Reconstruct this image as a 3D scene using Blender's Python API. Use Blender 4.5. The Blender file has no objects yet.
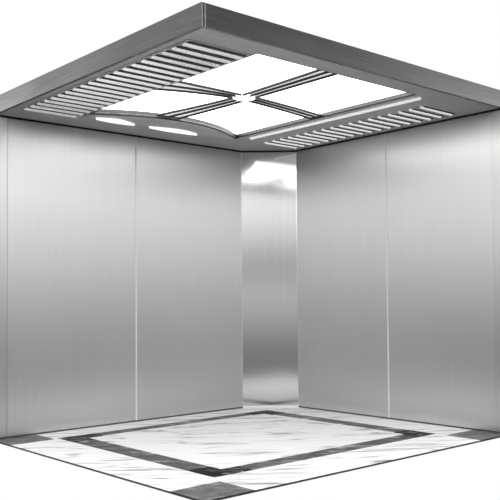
import bpy, bmesh, math, random
from mathutils import Vector, Matrix
random.seed(4)
C = bpy.context.scene.collection
W, D, H, CH = 2.503, 2.583, 2.30, 0.35      # cabin plan (x, y), clear height, corner chamfer
TOP = 2.425                                  # top of the canopy

# ------------------------------------------------------------------ materials
def new_mat(name):
    m = bpy.data.materials.new(name); m.use_nodes = True
    nt = m.node_tree; return m, nt, nt.nodes['Principled BSDF']

def steel(name, col, rough, streak=(1, 1, 1), amp=0.06, aniso=0.0, bump=0.0, blotch=0.0, metallic=1.0, seed=0.0):
    m, nt, b = new_mat(name)
    N, L = nt.nodes, nt.links
    tc = N.new('ShaderNodeTexCoord'); mp = N.new('ShaderNodeMapping')
    mp.inputs['Scale'].default_value = streak; mp.inputs['Location'].default_value = (seed, seed * .7, seed * .3)
    nz = N.new('ShaderNodeTexNoise'); nz.inputs['Scale'].default_value = 1.0; nz.inputs['Detail'].default_value = 3
    L.new(tc.outputs['Object'], mp.inputs['Vector']); L.new(mp.outputs[0], nz.inputs['Vector'])
    n2 = N.new('ShaderNodeTexNoise'); n2.inputs['Scale'].default_value = 2.0; n2.inputs['Detail'].default_value = 2
    L.new(tc.outputs['Object'], n2.inputs['Vector'])
    r1 = N.new('ShaderNodeMapRange'); r1.inputs[1].default_value = .3; r1.inputs[2].default_value = .7
    r1.inputs[3].default_value = 1 - amp; r1.inputs[4].default_value = 1 + amp
    L.new(nz.outputs[0], r1.inputs[0])
    r2 = N.new('ShaderNodeMapRange'); r2.inputs[1].default_value = .3; r2.inputs[2].default_value = .7
    r2.inputs[3].default_value = 1 - blotch; r2.inputs[4].default_value = 1 + blotch
    L.new(n2.outputs[0], r2.inputs[0])
    mu = N.new('ShaderNodeMath'); mu.operation = 'MULTIPLY'
    L.new(r1.outputs[0], mu.inputs[0]); L.new(r2.outputs[0], mu.inputs[1])
    sc = N.new('ShaderNodeVectorMath'); sc.operation = 'SCALE'; sc.inputs[0].default_value = col
    L.new(mu.outputs[0], sc.inputs['Scale']); L.new(sc.outputs[0], b.inputs['Base Color'])
    b.inputs['Metallic'].default_value = metallic; b.inputs['Roughness'].default_value = rough
    b.inputs['Anisotropic'].default_value = aniso
    if aniso:      # vertical grinding lines: the gloss spreads sideways
        tv = N.new('ShaderNodeCombineXYZ'); tv.inputs[0].default_value = 1; tv.inputs[1].default_value = -1
        L.new(tv.outputs[0], b.inputs['Tangent'])
    if bump:
        bp = N.new('ShaderNodeBump'); bp.inputs['Strength'].default_value = bump; bp.inputs['Distance'].default_value = .002
        L.new(nz.outputs[0], bp.inputs['Height']); L.new(bp.outputs[0], b.inputs['Normal'])
    return m

def marble(name, base, vein, width, amount, scale, rough=.4, ang=-45, stretch=5.0, mottle=0.0, seed=0.0):
    """long parallel veins running across the cabin diagonal"""
    m, nt, b = new_mat(name)
    N, L = nt.nodes, nt.links
    tc = N.new('ShaderNodeTexCoord')
    rt = N.new('ShaderNodeMapping'); rt.inputs['Rotation'].default_value = (0, 0, math.radians(-ang))
    rt.inputs['Location'].default_value = (seed, seed * 1.3, 0)
    sc = N.new('ShaderNodeMapping'); sc.inputs['Scale'].default_value = (scale / stretch, scale, scale)
    L.new(tc.outputs['Object'], rt.inputs[0]); L.new(rt.outputs[0], sc.inputs[0])
    nz = N.new('ShaderNodeTexNoise'); nz.inputs['Scale'].default_value = 1; nz.inputs['Detail'].default_value = 4
    nz.inputs['Distortion'].default_value = .5; L.new(sc.outputs[0], nz.inputs[0])
    su = N.new('ShaderNodeMath'); su.operation = 'SUBTRACT'; su.inputs[1].default_value = .5; L.new(nz.outputs[0], su.inputs[0])
    ab = N.new('ShaderNodeMath'); ab.operation = 'ABSOLUTE'; L.new(su.outputs[0], ab.inputs[0])
    vr = N.new('ShaderNodeMapRange'); vr.inputs[1].default_value = 0; vr.inputs[2].default_value = width
    vr.inputs[3].default_value = amount; vr.inputs[4].default_value = 0; vr.interpolation_type = 'SMOOTHSTEP'
    L.new(ab.outputs[0], vr.inputs[0])
    n2 = N.new('ShaderNodeTexNoise'); n2.inputs['Scale'].default_value = 3.1; n2.inputs['Detail'].default_value = 2
    L.new(sc.outputs[0], n2.inputs[0])
    mr = N.new('ShaderNodeMapRange'); mr.inputs[1].default_value = .35; mr.inputs[2].default_value = .7
    L.new(n2.outputs[0], mr.inputs[0])
    mu = N.new('ShaderNodeMath'); mu.operation = 'MULTIPLY'; L.new(vr.outputs[0], mu.inputs[0]); L.new(mr.outputs[0], mu.inputs[1])
    mx = N.new('ShaderNodeMix'); mx.data_type = 'RGBA'
    mx.inputs[6].default_value = (*base, 1); mx.inputs[7].default_value = (*vein, 1)
    L.new(mu.outputs[0], mx.inputs[0])
    out = mx.outputs[2]
    if mottle:
        n3 = N.new('ShaderNodeTexNoise'); n3.inputs['Scale'].default_value = 14; n3.inputs['Detail'].default_value = 5
        L.new(rt.outputs[0], n3.inputs[0])
        m3 = N.new('ShaderNodeMapRange'); m3.inputs[1].default_value = .3; m3.inputs[2].default_value = .7
        m3.inputs[3].default_value = 1 - mottle; m3.inputs[4].default_value = 1 + mottle
        L.new(n3.outputs[0], m3.inputs[0])
        s3 = N.new('ShaderNodeVectorMath'); s3.operation = 'SCALE'
        L.new(out, s3.inputs[0]); L.new(m3.outputs[0], s3.inputs['Scale']); out = s3.outputs[0]
    L.new(out, b.inputs['Base Color'])
    b.inputs['Roughness'].default_value = rough; b.inputs['Specular IOR Level'].default_value = .18
    return m

def plain(name, col, rough=.5, metallic=0.0, emit=0.0):
    m, nt, b = new_mat(name)
    N, L = nt.nodes, nt.links
    nz = N.new('ShaderNodeTexNoise'); nz.inputs['Scale'].default_value = 30
    r = N.new('ShaderNodeMapRange'); r.inputs[3].default_value = .97; r.inputs[4].default_value = 1.03
    L.new(nz.outputs[0], r.inputs[0])
    s = N.new('ShaderNodeVectorMath'); s.operation = 'SCALE'; s.inputs[0].default_value = col
    L.new(r.outputs[0], s.inputs['Scale']); L.new(s.outputs[0], b.inputs['Base Color'])
    b.inputs['Roughness'].default_value = rough; b.inputs['Metallic'].default_value = metallic
    if emit:
        b.inputs['Emission Color'].default_value = (1, 1, 1, 1); b.inputs['Emission Strength'].default_value = emit
    return m

M = {}
M['wall_left']  = steel('brushed_steel_left',  (.63, .63, .635), .41, (70, 70, 1.2), .02, blotch=.01, aniso=.85)
M['wall_right'] = steel('brushed_steel_right', (.63, .63, .635), .41, (70, 70, 1.2), .02, blotch=.01, seed=3, aniso=.85)
M['post']       = steel('brushed_steel_post',  (.6, .6, .61), .4, (60, 60, 1), .03, aniso=.85)
M['mirror']     = steel('polished_steel', (.66, .66, .665), .125, (50, 50, 1), .02)
M['seam']       = steel('bright_seam_steel', (.80, .80, .80), .5, (3, 3, 20), .03, metallic=.3)
M['soffit']     = steel('brushed_steel_soffit', (.82, .82, .825), .45, (5, 90, 5), .08, metallic=.6)
M['fascia']     = steel('brushed_steel_fascia', (.52, .52, .525), .19, (3, 3, 130), .10, blotch=.08)
M['rib']        = plain('dark_steel_rib', (.10, .10, .105), .4, .8)
M['lip'] = steel('polished_lip_steel', (.93, .93, .93), .22, (3, 3, 3), .02)
M['louver']     = plain('white_enamel_louver', (.93, .93, .93), .5)
M['slot']       = plain('dark_slot', (.05, .05, .052), .6)
M['shadow_gap']     = plain('black_shadow_gap', (.012, .012, .012), .7)
M['diffuser']   = plain('lit_opal_diffuser', (.9, .9, .9), .5, emit=3.1)
M['lens']       = plain('crescent_reflection_glow', (.9, .9, .9), .5, emit=1.0)  # emission imitates reflections of the light panes
M['added_glow']      = plain('white_added_glow', (.8, .8, .8), .5, emit=.55)  # emission added to brighten ceiling strip, right-hand louvers and rib plates
M['edge']       = plain('dark_steel_edge', (.10, .10, .105), .5, .5)
M['floor']      = marble('white_marble', (.90, .90, .90), (.16, .17, .17), .034, 1.0, 5.5, stretch=7, ang=-40)
M['band']       = marble('grey_marble_band', (.06, .062, .062), (.5, .51, .51), .04, 1.0, 6, mottle=.8, seed=2)
M['inlay']      = marble('black_marble_inlay', (.004, .004, .004), (.55, .55, .55), .035, 1.0, 11, mottle=.3, seed=5)
M['inlay'].node_tree.nodes['Principled BSDF'].inputs['Specular IOR Level'].default_value = .02
M['tile']       = marble('grey_marble_tile', (.10, .102, .102), (.35, .35, .35), .04, .8, 6, mottle=.5, seed=8)

# ------------------------------------------------------------------ helpers
def link(name, bm, mat, parent=None, bevel=0.0, smooth=False):
    bmesh.ops.recalc_face_normals(bm, faces=bm.faces)
    me = bpy.data.meshes.new(name); bm.to_mesh(me); bm.free()
    o = bpy.data.objects.new(name, me); C.objects.link(o)
    for mm in (mat if isinstance(mat, (list, tuple)) else [mat]): me.materials.append(mm)
    if parent:
        o.parent = parent
    if smooth:
        for p in me.polygons: p.use_smooth = True
    if bevel:
        b = o.modifiers.new('bevel', 'BEVEL'); b.width = bevel; b.segments = 2; b.limit_method = 'ANGLE'
    return o

def prism(bm, pts, z0, z1):
    """closed vertical prism over a plan polygon"""
    lo = [bm.verts.new((x, y, z0)) for x, y in pts]; hi = [bm.verts.new((x, y, z1)) for x, y in pts]
    bm.faces.new(lo[::-1]); bm.faces.new(hi)
    n = len(pts)
    for i in range(n): bm.faces.new((lo[i], lo[(i+1) % n], hi[(i+1) % n], hi[i]))
    return bm

def box(x0, x1, y0, y1, z0, z1, bm=None):
    return prism(bm or bmesh.new(), [(x0, y0), (x1, y0), (x1, y1), (x0, y1)], z0, z1)

def holed_plate(outer, holes, z0, z1):
    bm = bmesh.new()
    rings = []
    for ring in [outer] + holes:
        vs = [bm.verts.new((x, y, z0)) for x, y in ring]
        for i in range(len(vs)): bm.edges.new((vs[i], vs[(i+1) % len(vs)]))
        rings.append(len(ring))
    r = bmesh.ops.triangle_fill(bm, edges=bm.edges[:], use_beauty=True)
    faces = [f for f in bm.faces]
    e = bmesh.ops.extrude_face_region(bm, geom=faces)
    bmesh.ops.translate(bm, verts=[v for v in e['geom'] if isinstance(v, bmesh.types.BMVert)], vec=(0, 0, z1 - z0))
    return bm

def struct(o, label, cat):
    o['kind'] = 'structure'; o['label'] = label; o['category'] = cat; return o

def empty(name, loc, label=None, cat=None, kind=None, group=None):
    o = bpy.data.objects.new(name, None); C.objects.link(o); o.location = loc
    if label: o['label'] = label
    if cat: o['category'] = cat
    if kind: o['kind'] = kind
    if group: o['group'] = group
    return o

# ------------------------------------------------------------------ floor
FT = 0.012
hexa = [(0, 0), (W, 0), (W, D - CH), (W - CH, D), (0, D)]
floor = link('floor', prism(bmesh.new(), hexa, -FT + .001, 0), [M['floor'], M['edge']])
for p in floor.data.polygons:
    p.material_index = 0 if p.normal.z > .5 else 1
struct(floor, 'white veined marble lift floor with grey inlaid border', 'floor')
def slab(name, pts, mat, z=.0012, label=None):
    o = link(name, prism(bmesh.new(), pts, -.002, z), mat, floor)
    if label: o['label'] = label
    return o
X0, X1, Y0, Y1 = .335, 2.20, .40, 2.30         # outer line of the band
bw, bf = .150, .13
K = .13
slab('border_band', [(X0, Y0 + K), (X0 + bw, Y0 + K), (X0 + bw, Y1 - K), (X0, Y1 - K)], M['band'])
slab('border_band', [(X1 - bf, Y0 + K), (X1, Y0 + K), (X1, Y1 - K), (X1 - bf, Y1 - K)], M['band'])
slab('border_band', [(X0 + K, Y0), (X1 - K, Y0), (X1 - K, Y0 + bw), (X0 + K, Y0 + bw)], M['band'])
slab('border_band', [(X0 + K, Y1 - bf), (X1 - K, Y1 - bf), (X1 - K, Y1), (X0 + K, Y1)], M['band'])
def ell(cx, cy, sx, sy):
    a = .26; w = .15
    P = [(0, 0), (a, 0), (a, w), (w, w), (w, a), (0, a)]
    pts = [(cx + sx * x, cy + sy * y) for x, y in P]
    return pts if sx * sy > 0 else pts[::-1]
for cx, cy, sx, sy in ((X0, Y0, 1, 1), (X1, Y0, -1, 1), (X0, Y1, 1, -1), (X1, Y1, -1, -1)):
    slab('corner_inlay', ell(cx, cy, sx, sy), M['inlay'], .0016, 'black mottled marble corner of the border')
T = .31
for x, y in ((0, 0), (W - T + .01, 0), (0, D - T + .01)):
    slab('corner_tile', [(x, y), (x + T - .01, y), (x + T - .01, y + T - .01), (x, y + T - .01)], M['tile'], .0012, 'square grey marble tile in the corner of the floor')

# ------------------------------------------------------------------ walls
TH = .03
WT = H - .014
sx = 1.107     # seam on the left wall (x), panels either side
sy = 1.130     # seam on the right wall (y)
PO = .092      # return posts at the open edges
wl = empty('wall_left', (0, D, 0), 'brushed stainless steel panelled wall left of the corner column', 'wall', 'structure')
wr = empty('wall_right', (W, 0, 0), 'brushed stainless steel panelled wall right of the corner column', 'wall', 'structure')
def lpart(name, bm, mat, root, bevel=0, label=None):
    bmesh.ops.translate(bm, verts=bm.verts, vec=-Vector(root.location))
    o = link(name, bm, mat, root, bevel)
    if label: o['label'] = label
    return o
g = .004
lpart('wall_panel', box(PO, sx - g, D, D + TH, .012, WT), M['wall_left'], wl, .0015)
lpart('wall_panel', box(sx + g, W - CH, D, D + TH, .012, WT), M['wall_left'], wl, .0015)
lpart('edge_post', box(0, PO - .002, D - .003, D + TH, .012, WT), M['post'], wl, .002, 'darker steel post at the open edge')
lpart('seam_strip', box(sx - .006, sx + .006, D - .003, D + .01, .012, WT), M['seam'], wl, .001, 'bright thin joint strip')
lpart('skirting', box(0, W - CH, D + .001, D + TH, 0, .0115), M['edge'], wl, 0, 'thin dark skirting line')
lpart('wall_panel', box(W, W + TH, PO, sy - g, .012, WT), M['wall_right'], wr, .0015)
lpart('wall_panel', box(W, W + TH, sy + g, D - CH, .012, WT), M['wall_right'], wr, .0015)
lpart('edge_post', box(W - .003, W + TH, 0, PO - .002, .012, WT), M['post'], wr, .002, 'darker steel post at the open edge')
lpart('seam_strip', box(W - .003, W + .01, sy - .006, sy + .006, .012, WT), M['seam'], wr, .001, 'bright thin joint strip')
lpart('skirting', box(W + .001, W + TH, 0, D - CH, 0, .0115), M['edge'], wr, 0, 'thin dark skirting line')
wb = empty('wall_back', (W - CH / 2, D - CH / 2, 0), 'narrow polished steel column closing the cabin corner between both walls', 'column', 'structure')
def diag(o0, o1, z0, z1, e=0.0):
    a = Vector((W - CH, D)); b = Vector((W, D - CH)); n = Vector((1, 1)).normalized(); t = (b - a).normalized()
    P = [a + n * o0 - t * e, b + n * o0 + t * e, b + n * o1 + t * e, a + n * o1 - t * e]
    return prism(bmesh.new(), [(p.x, p.y) for p in P], z0, z1)
lpart('column_panel', diag(0, TH, .022, WT), M['mirror'], wb, .002)
lpart('column_foot', diag(-.004, TH, 0, .021), M['seam'], wb, .001, 'pale grey foot plate')
# black strips painted as the shadow gap between wall tops and canopy
gk = empty('trim_1', (W / 2, D / 2, WT), 'thin black gap line between the wall tops and the canopy', 'trim', 'structure')
lpart('shadow_gap', box(0, W - CH, D - .004, D + TH, WT, H), M['shadow_gap'], gk)
lpart('shadow_gap', box(W - .004, W + TH, 0, D - CH, WT, H), M['shadow_gap'], gk)
lpart('shadow_gap', diag(-.004, TH, WT, H), M['shadow_gap'], gk)

# ------------------------------------------------------------------ ceiling canopy
def arc_y(x):      # curved inner edge of the light opening (towards the left wall)
    t = (x - 1.13) / .65
    return 1.865 + .25 * abs(t) ** 2.0 + .03 * t
OX0, OX1, OY0 = .47, 1.775, .17
AE = .09
n = 24
arc = [(OX1 + (OX0 - OX1) * i / n, arc_y(OX1 + (OX0 - OX1) * i / n)) for i in range(n + 1)]
opening = [(OX0, OY0), (OX1, OY0)] + arc
VX0, VX1, RX0, RX1 = .055, .458, 2.035, 2.405
PL, PR = .1035, .1025
NL, NR = 20, 18
ceiling = empty('ceiling', (W / 2, D / 2, H), 'brushed steel lift canopy with deep outer fascia', 'ceiling', 'structure')
OUT = [(0, 0), (W + TH, 0), (W + TH, D + TH), (0, D + TH)]
sof = lpart('soffit', holed_plate([(.002, .002), (W + TH - .002, .002), (W + TH - .002, D + TH - .002), (.002, D + TH - .002)], [opening], H, H + .006), M['soffit'], ceiling)
FB = .018
lpart('fascia', box(0, FB, 0, D + TH, H - .001, TOP), M['fascia'], ceiling, .003)
lpart('fascia', box(FB, W + TH, 0, FB, H - .001, TOP), M['fascia'], ceiling, .003)
lpart('fascia', box(W + TH - FB, W + TH, FB, D + TH, H, TOP), M['fascia'], ceiling, .003)
lpart('fascia', box(FB, W + TH - FB, D + TH - FB, D + TH, H, TOP), M['fascia'], ceiling, .003)
lpart('roof_plate', box(FB, W + TH - FB, FB, D + TH - FB, TOP - .006, TOP - .001), M['soffit'], ceiling)

# ------------------------------------------------------------------ ceiling light
RD = .030
lamp = empty('ceiling_light', (1.10, 1.05, H), 'large four-pane backlit ceiling light with dark cross ribs and glowing centre', 'ceiling light')
# recess rim (walls of the opening)
bm = bmesh.new()
inner = opening; N_ = len(inner)
def off(p, d):
    c = Vector((1.12, 1.05)); v = Vector(p) - c; return tuple(Vector(p) + v.normalized() * d)
A0 = [bm.verts.new((x, y, H - .001)) for x, y in inner]; A1 = [bm.verts.new((x, y, H + RD + .01)) for x, y in inner]
B0 = [bm.verts.new((*off(p, .008), H + .0005 - .0015)) for p in inner]; B1 = [bm.verts.new((*off(p, .008), H + RD + .01)) for p in inner]
for i in range(N_):
    j = (i + 1) % N_
    for q in ((A0[i], A0[j], A1[j], A1[i]), (B0[i], B1[i], B1[j], B0[j]), (A0[i], B0[i], B0[j], A0[j]), (A1[i], A1[j], B1[j], B1[i])):
        bm.faces.new(q)
lpart('recess_rim', bm, M['rib'], lamp)
lpart('back_plate', prism(bmesh.new(), [off(p, .008) for p in opening], H + RD + .011, H + RD + .016), M['soffit'], lamp)
CX, CY = 1.035, 1.045        # where the ribs meet
def clip_arc(x): return arc_y(x) - .003
e = .003
def quad_panel(x0, x1, lo, hi):
    """lo / hi: y of the two long sides at x0 and x1; hi may be the arc"""
    pts = [(x0, lo(x0)), (x1, lo(x1))]
    k = 12
    pts += [(x1 + (x0 - x1) * i / k, hi(x1 + (x0 - x1) * i / k)) for i in range(k + 1)]
    return pts
def bow(x):  # the middle line of the rib pair running along x
    if x < CX: return CY + .085 * ((CX - x) / (CX - OX0)) ** 1.5
    return CY + .10 * ((x - CX) / (OX1 - CX)) ** 1.1
z0, z1 = H + RD, H + RD + .008
for (xa, xb, lo, hi) in ((OX0 + e, CX - .001, lambda x: OY0 + e, lambda x: bow(x) - .001),
                         (CX + .001, OX1 - e, lambda x: OY0 + e, lambda x: bow(x) - .001),
                         (OX0 + e, CX - .001, lambda x: bow(x) + .001, clip_arc),
                         (CX + .001, OX1 - e, lambda x: bow(x) + .001, clip_arc)):
    lpart('diffuser', prism(bmesh.new(), quad_panel(xa, xb, lo, hi), z0, z1), M['diffuser'], lamp)
def rod(pts, r, mat, name, parent, seg=10):
    """tube swept through points that are nearly horizontal"""
    bm = bmesh.new(); rings = []
    for i, p in enumerate(pts):
        p = Vector(p); a = Vector(pts[max(i-1, 0)]); b = Vector(pts[min(i+1, len(pts)-1)])
        t = (b - a).normalized(); s = Vector((0, 0, 1)).cross(t).normalized(); u = t.cross(s)
        rings.append([bm.verts.new(p + (s * math.cos(q) + u * math.sin(q)) * r) for q in [2 * math.pi * k / seg for k in range(seg)]])
    for a, b in zip(rings, rings[1:]):
        for k in range(seg): bm.faces.new((a[k], a[(k+1) % seg], b[(k+1) % seg], b[k]))
    bm.faces.new(rings[0][::-1]); bm.faces.new(rings[-1])
    return lpart(name, bm, mat, parent)
zr = H + RD - .016
def arm(end_lo, end_mid, end_hi, start, axis, power=1.3):
    """three ribs fanning out from the boss to the rim"""
    runs = []
    for k, eo in enumerate((end_lo, end_mid, end_hi)):
        so = start[k]; pts = []
        for i in range(13):
            t = i / 12
            if axis == '-x': x = CX - .06 + (OX0 + .004 - CX + .06) * t; y = so + (eo - so) * t ** power
            if axis == '+x': x = CX + .06 + (OX1 - .004 - CX - .06) * t; y = so + (eo - so) * t ** power
            if axis == '-y': y = CY - .06 + (OY0 + .004 - CY + .06) * t; x = so + (eo - so) * t ** power
            if axis == '+y': x = so + (eo - so) * t ** power; y = CY + .06 + (arc_y(eo) - .006 - CY - .06) * t
            pts.append((x, y, zr))
        rod(pts, .009, M['rib'], 'rib', lamp); runs.append(pts)
    lo_, hi_ = runs[0], runs[2]
    bm = bmesh.new()
    T_ = [[bm.verts.new((p[0], p[1], zz)) for p in lo_ + hi_[::-1]] for zz in (zr + .0035, zr + .0075)]
    n_ = len(lo_)
    for i in range(n_ - 1):
        a, b, c, d = i, i + 1, 2 * n_ - 2 - i, 2 * n_ - 1 - i
        bm.faces.new((T_[0][a], T_[0][b], T_[0][c], T_[0][d])); bm.faces.new((T_[1][d], T_[1][c], T_[1][b], T_[1][a]))
        bm.faces.new((T_[0][b], T_[0][a], T_[1][a], T_[1][b])); bm.faces.new((T_[0][d], T_[0][c], T_[1][c], T_[1][d]))
    bm.faces.new((T_[0][0], T_[0][-1], T_[1][-1], T_[1][0])); bm.faces.new((T_[0][n_-1], T_[1][n_-1], T_[1][n_], T_[0][n_]))
    lpart('rib_plate', bm, M['added_glow'], lamp, 0, 'frosted plate with added glow between the dark ribs')  # glow added to lift the pale stripes between ribs
sp = .05
arm(.99, 1.12, 1.25, (CY - sp, CY, CY + sp), '-x', 1.6)
arm(1.095, 1.155, 1.215, (CY - sp, CY, CY + sp), '+x')
arm(.955, 1.02, 1.085, (CX - sp, CX, CX + sp), '-y')
arm(.89, .975, 1.06, (CX - sp, CX, CX + sp), '+y')
bm = bmesh.new()
bmesh.ops.create_uvsphere(bm, u_segments=32, v_segments=12, radius=.075)
for v in bm.verts:
    v.co.z *= .22
    v.co += Vector((CX, CY, zr))
lpart('centre_boss', bm, M['diffuser'], lamp, 0, 'round glowing boss where the ribs meet')
# curved reflector tray between the opening and the left wall, with two glowing shapes standing in for reflected panes
bm = bmesh.new()
K2 = 28
def outer_y(x): return 2.235
r0, r1, r2, r3 = [], [], [], []
xs = [OX0 + .0 + (OX1 - OX0) * i / K2 for i in range(K2 + 1)]
for x in xs:
    ya = arc_y(x) + .012; yb = max(outer_y(x), ya + .02)
    row = []
    for j in range(7):
        t = j / 6; y = ya + (yb - ya) * t
        dep = .020 * math.sin(math.pi * t) * (yb - ya) / .36
        row.append((x, y, H - .001 - dep))
    r0.append(row)
vv = [[bm.verts.new(c) for c in row] for row in r0]
uu = [[bm.verts.new((c[0], c[1], H)) for c in row] for row in r0]
for i in range(K2):
    for j in range(6):
        bm.faces.new((vv[i][j], vv[i+1][j], vv[i+1][j+1], vv[i][j+1])); bm.faces.new((uu[i][j], uu[i][j+1], uu[i+1][j+1], uu[i+1][j]))
    bm.faces.new((vv[i][0], uu[i][0], uu[i+1][0], vv[i+1][0])); bm.faces.new((vv[i][6], vv[i+1][6], uu[i+1][6], uu[i][6]))
for i in (0, K2):
    for j in range(6): bm.faces.new((vv[i][j], vv[i][j+1], uu[i][j+1], uu[i][j]))
M['tray'] = steel('satin_tray', (.85, .85, .85), .35, (2, 2, 2), .02, metallic=.2)
o = lpart('reflector_tray', bm, M['tray'], lamp, 0, 'curved polished steel reflector beside the left wall')
for p in o.data.polygons: p.use_smooth = True
rod([(x, arc_y(x) + .006, H - .003) for x in xs], .008, M['rib'], 'tray_edge', lamp)
def lens(x0, x1, yc, w):  # crescent outline of a pane reflection, put in as a glowing shape
    bm = bmesh.new(); k = 20; top = []; bot = []
    P = []
    for i in range(k + 1):
        t = i / k; x = x0 + (x1 - x0) * t; P.append((x, yc - w * math.sin(math.pi * t)))
    for i in range(1, k):
        t = 1 - i / k; x = x0 + (x1 - x0) * t; P.append((x, yc + .25 * w * math.sin(math.pi * t)))
    return prism(bm, P, H - .026, H - .003)
lpart('lens', lens(.55, .86, 2.165, .08), M['lens'], lamp, .002, 'glowing crescent standing in for a reflection of the light panes')
lpart('lens', lens(.98, 1.41, 2.165, .09), M['lens'], lamp, .002, 'glowing crescent standing in for a reflection of the light panes')

# ------------------------------------------------------------------ vent grilles
def capsule(x0, x1, y, w, z0, z1):
    P = []
    for i in range(9):
        a = math.pi / 2 + math.pi * i / 8; P.append((x0 + w / 2 + math.cos(a) * w / 2, y + math.sin(a) * w / 2))
    for i in range(9):
        a = -math.pi / 2 + math.pi * i / 8; P.append((x1 - w / 2 + math.cos(a) * w / 2, y + math.sin(a) * w / 2))
    return P
def wedge(P, axis, a0, a1, zt, zlo, zhi):
    """prism whose underside slopes down along one axis from zhi to zlo"""
    bm = bmesh.new()
    lo = []
    for p in P:
        t = (p[axis] - a0) / (a1 - a0); lo.append(bm.verts.new((p[0], p[1], zhi + (zlo - zhi) * t)))
    hi = [bm.verts.new((p[0], p[1], zt)) for p in P]
    bm.faces.new(lo[::-1]); bm.faces.new(hi); n = len(P)
    for i in range(n): bm.faces.new((lo[i], lo[(i+1) % n], hi[(i+1) % n], hi[i]))
    return bm
def grille(x0, x1, ys, label, w, lm):
    yc = (ys[0] + ys[-1]) / 2
    t = empty('vent_grille', ((x0 + x1) / 2, yc, H), label, 'vent grille', group=None)
    lpart('backing', box(x0 - .004, x1 + .012, ys[0] - .06, ys[-1] + .06, H - .003, H), M['soffit'], t)
    for y in ys:
        lpart('slot', prism(bmesh.new(), capsule(x0 + .012, x1, y - w * 1.5, w * 2, 0, 0), H - .0045, H - .001), M['slot'], t)
        lpart('louver', wedge(capsule(x0, x1 - .006, y, w, 0, 0), 1, y - w / 2, y + w / 2, H - .0012, H - .0045 - w * .72, H - .0045), lm, t, .001)
    return t
grille(VX0 + .008, VX1 - .01, [.27 + PL * i for i in range(NL)], 'long grille of many slim louvers beside the left fascia', .0185, M['lip'])
grille(RX0 + .01, RX1, [.362 + PR * i for i in range(NR)], 'short-slotted grille of louvers along the right wall', .0135, M['added_glow'])  # these louvers get an added glow to look brighter
tb = link('trim_2', wedge([(1.845, .20), (1.865, .20), (1.865, 2.06), (1.845, 2.06)], 0, 1.845, 1.865, H - .0005, H - .014, H - .002), M['added_glow'], None, .001)  # glow put in for a bright edge highlight
struct(tb, 'straight ceiling strip with added glow standing in for an edge highlight, between light and right-hand grille', 'trim')

# ------------------------------------------------------------------ world: a white studio backdrop ahead, an invented dim surround behind, shaped for reflections
w = bpy.data.worlds.new('studio'); bpy.context.scene.world = w; w.use_nodes = True
nt = w.node_tree; N, L = nt.nodes, nt.links
for n_ in list(N): N.remove(n_)
out = N.new('ShaderNodeOutputWorld'); bg = N.new('ShaderNodeBackground'); L.new(bg.outputs[0], out.inputs[0])
tc = N.new('ShaderNodeTexCoord')
def dot(v):
    d = N.new('ShaderNodeVectorMath'); d.operation = 'DOT_PRODUCT'; d.inputs[1].default_value = v
    L.new(tc.outputs['Generated'], d.inputs[0]); return d.outputs['Value']
def ramp(src, stops, interp='LINEAR'):
    r = N.new('ShaderNodeValToRGB'); r.color_ramp.interpolation = interp
    cr = r.color_ramp
    while len(cr.elements) > 1: cr.elements.remove(cr.elements[-1])
    cr.elements[0].position = stops[0][0]; v = stops[0][1]; cr.elements[0].color = (v, v, v, 1)
    for p, v in stops[1:]:
        q = cr.elements.new(p); q.color = (v, v, v, 1)
    L.new(src, r.inputs[0]); return r.outputs[0]
def mrange(src, a, b, c, d):
    m = N.new('ShaderNodeMapRange'); m.inputs[1].default_value = a; m.inputs[2].default_value = b
    m.inputs[3].default_value = c; m.inputs[4].default_value = d; m.interpolation_type = 'SMOOTHSTEP'
    L.new(src, m.inputs[0]); return m.outputs[0]
def mixv(f, a, b):
    m = N.new('ShaderNodeMix'); m.data_type = 'RGBA'; L.new(f, m.inputs[0])
    for i, v in ((6, a), (7, b)):
        if isinstance(v, float): m.inputs[i].default_value = (v, v, v, 1)
        else: L.new(v, m.inputs[i])
    return m.outputs[2]
r2_ = 2 ** -.5
fwd = dot((.7147, .6987, .03)); side = dot((.699, -.7147, 0)); up = dot((0, 0, 1))
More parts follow.
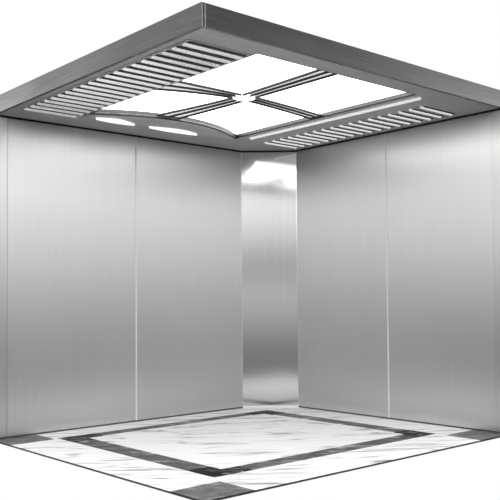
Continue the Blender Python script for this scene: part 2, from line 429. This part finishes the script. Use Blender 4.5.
# behind the viewer: soft horizontal bands of light and dark (elevation z from -.2 to .3 mapped to 0..1)
upn = mrange(up, -.2, .3, 0, 1)
m_ = upn.node; m_.interpolation_type = 'LINEAR'
def E(z): return (z + .2) / .5
BEH = [(0, .17), (E(-.055), .19), (E(-.038), .42), (E(.0), .70), (E(.018), 1.0), (E(.023), .26), (E(.045), .30), (E(.068), .75),
       (E(.09), 1.1), (E(.11), 1.35), (E(.14), 1.35), (E(.17), .9), (E(.25), .8), (1, .5)]
SMO = [(0, .04), (E(-.05), .06), (E(.0), .30), (E(.04), 1.1), (E(.09), 3.5), (E(.15), 5.0), (E(.20), 4.0), (E(.25), .8), (1, .5)]
SID = [(0, .04), (E(-.05), .06), (E(.0), .20), (E(.04), .6), (E(.09), 1.4), (E(.15), 1.9), (E(.19), 1.3), (1, .5)]
behind = ramp(upn, BEH)
sideR = ramp(mrange(fwd, -.3, .3, 0, 1), [(0, .05), (.2, .06), (.5, .12), (.8, .28), (1, .33)])
sideR.node.inputs[0].links[0].from_node.interpolation_type = 'LINEAR'
sideL = ramp(mrange(fwd, .0, .5, 0, 1), [(0, .22), (.4, .24), (.75, .40), (1, .55)])
sideL.node.inputs[0].links[0].from_node.interpolation_type = 'LINEAR'
sidev = mixv(mrange(side, -.3, .3, 0, 1), sideL, sideR)
smooth = ramp(upn, SMO); sidelow = ramp(upn, SID)
sides = mixv(mrange(up, .17, .23, 0, 1), sidelow, sidev)
bk = mixv(mrange(fwd, -.75, -.45, 0, 1), mixv(mrange(fwd, -.975, -.94, 0, 1), behind, smooth), sides)
allw = mixv(mrange(fwd, .45, .65, 0, 1), bk, 1.0)
over = mrange(up, .58, .75, 0, 1)     # unseen bright zone overhead, added to brighten the floor
allw = mixv(over, allw, 2.5)
L.new(allw, bg.inputs[0]); bg.inputs[1].default_value = 1.0

# ------------------------------------------------------------------ camera
cam = bpy.data.cameras.new('camera'); co = bpy.data.objects.new('camera', cam); C.objects.link(co)
f = Vector((0.7146601, 0.6986558, 0.0337782)); r = Vector((0.69929, -0.7147419, -0.0117261)); u = Vector((-0.0159502, -0.0320009, 0.9993606))
co.matrix_world = Matrix(((r.x, u.x, -f.x, -2.2478312), (r.y, u.y, -f.y, -3.3279847), (r.z, u.z, -f.z, .9635976), (0, 0, 0, 1)))
cam.sensor_width = 36; cam.lens = 814.164 / 500 * 36
cam.shift_x = (250 - 370.528) / 500; cam.shift_y = (270.58 - 250) / 500
S = bpy.context.scene; S.camera = co
S.view_settings.view_transform = 'Standard'; S.view_settings.look = 'None'; S.view_settings.gamma = 1
S.view_settings.exposure = 0; S.view_settings.use_curve_mapping = False
S.cycles.max_bounces = 10; S.cycles.glossy_bounces = 8
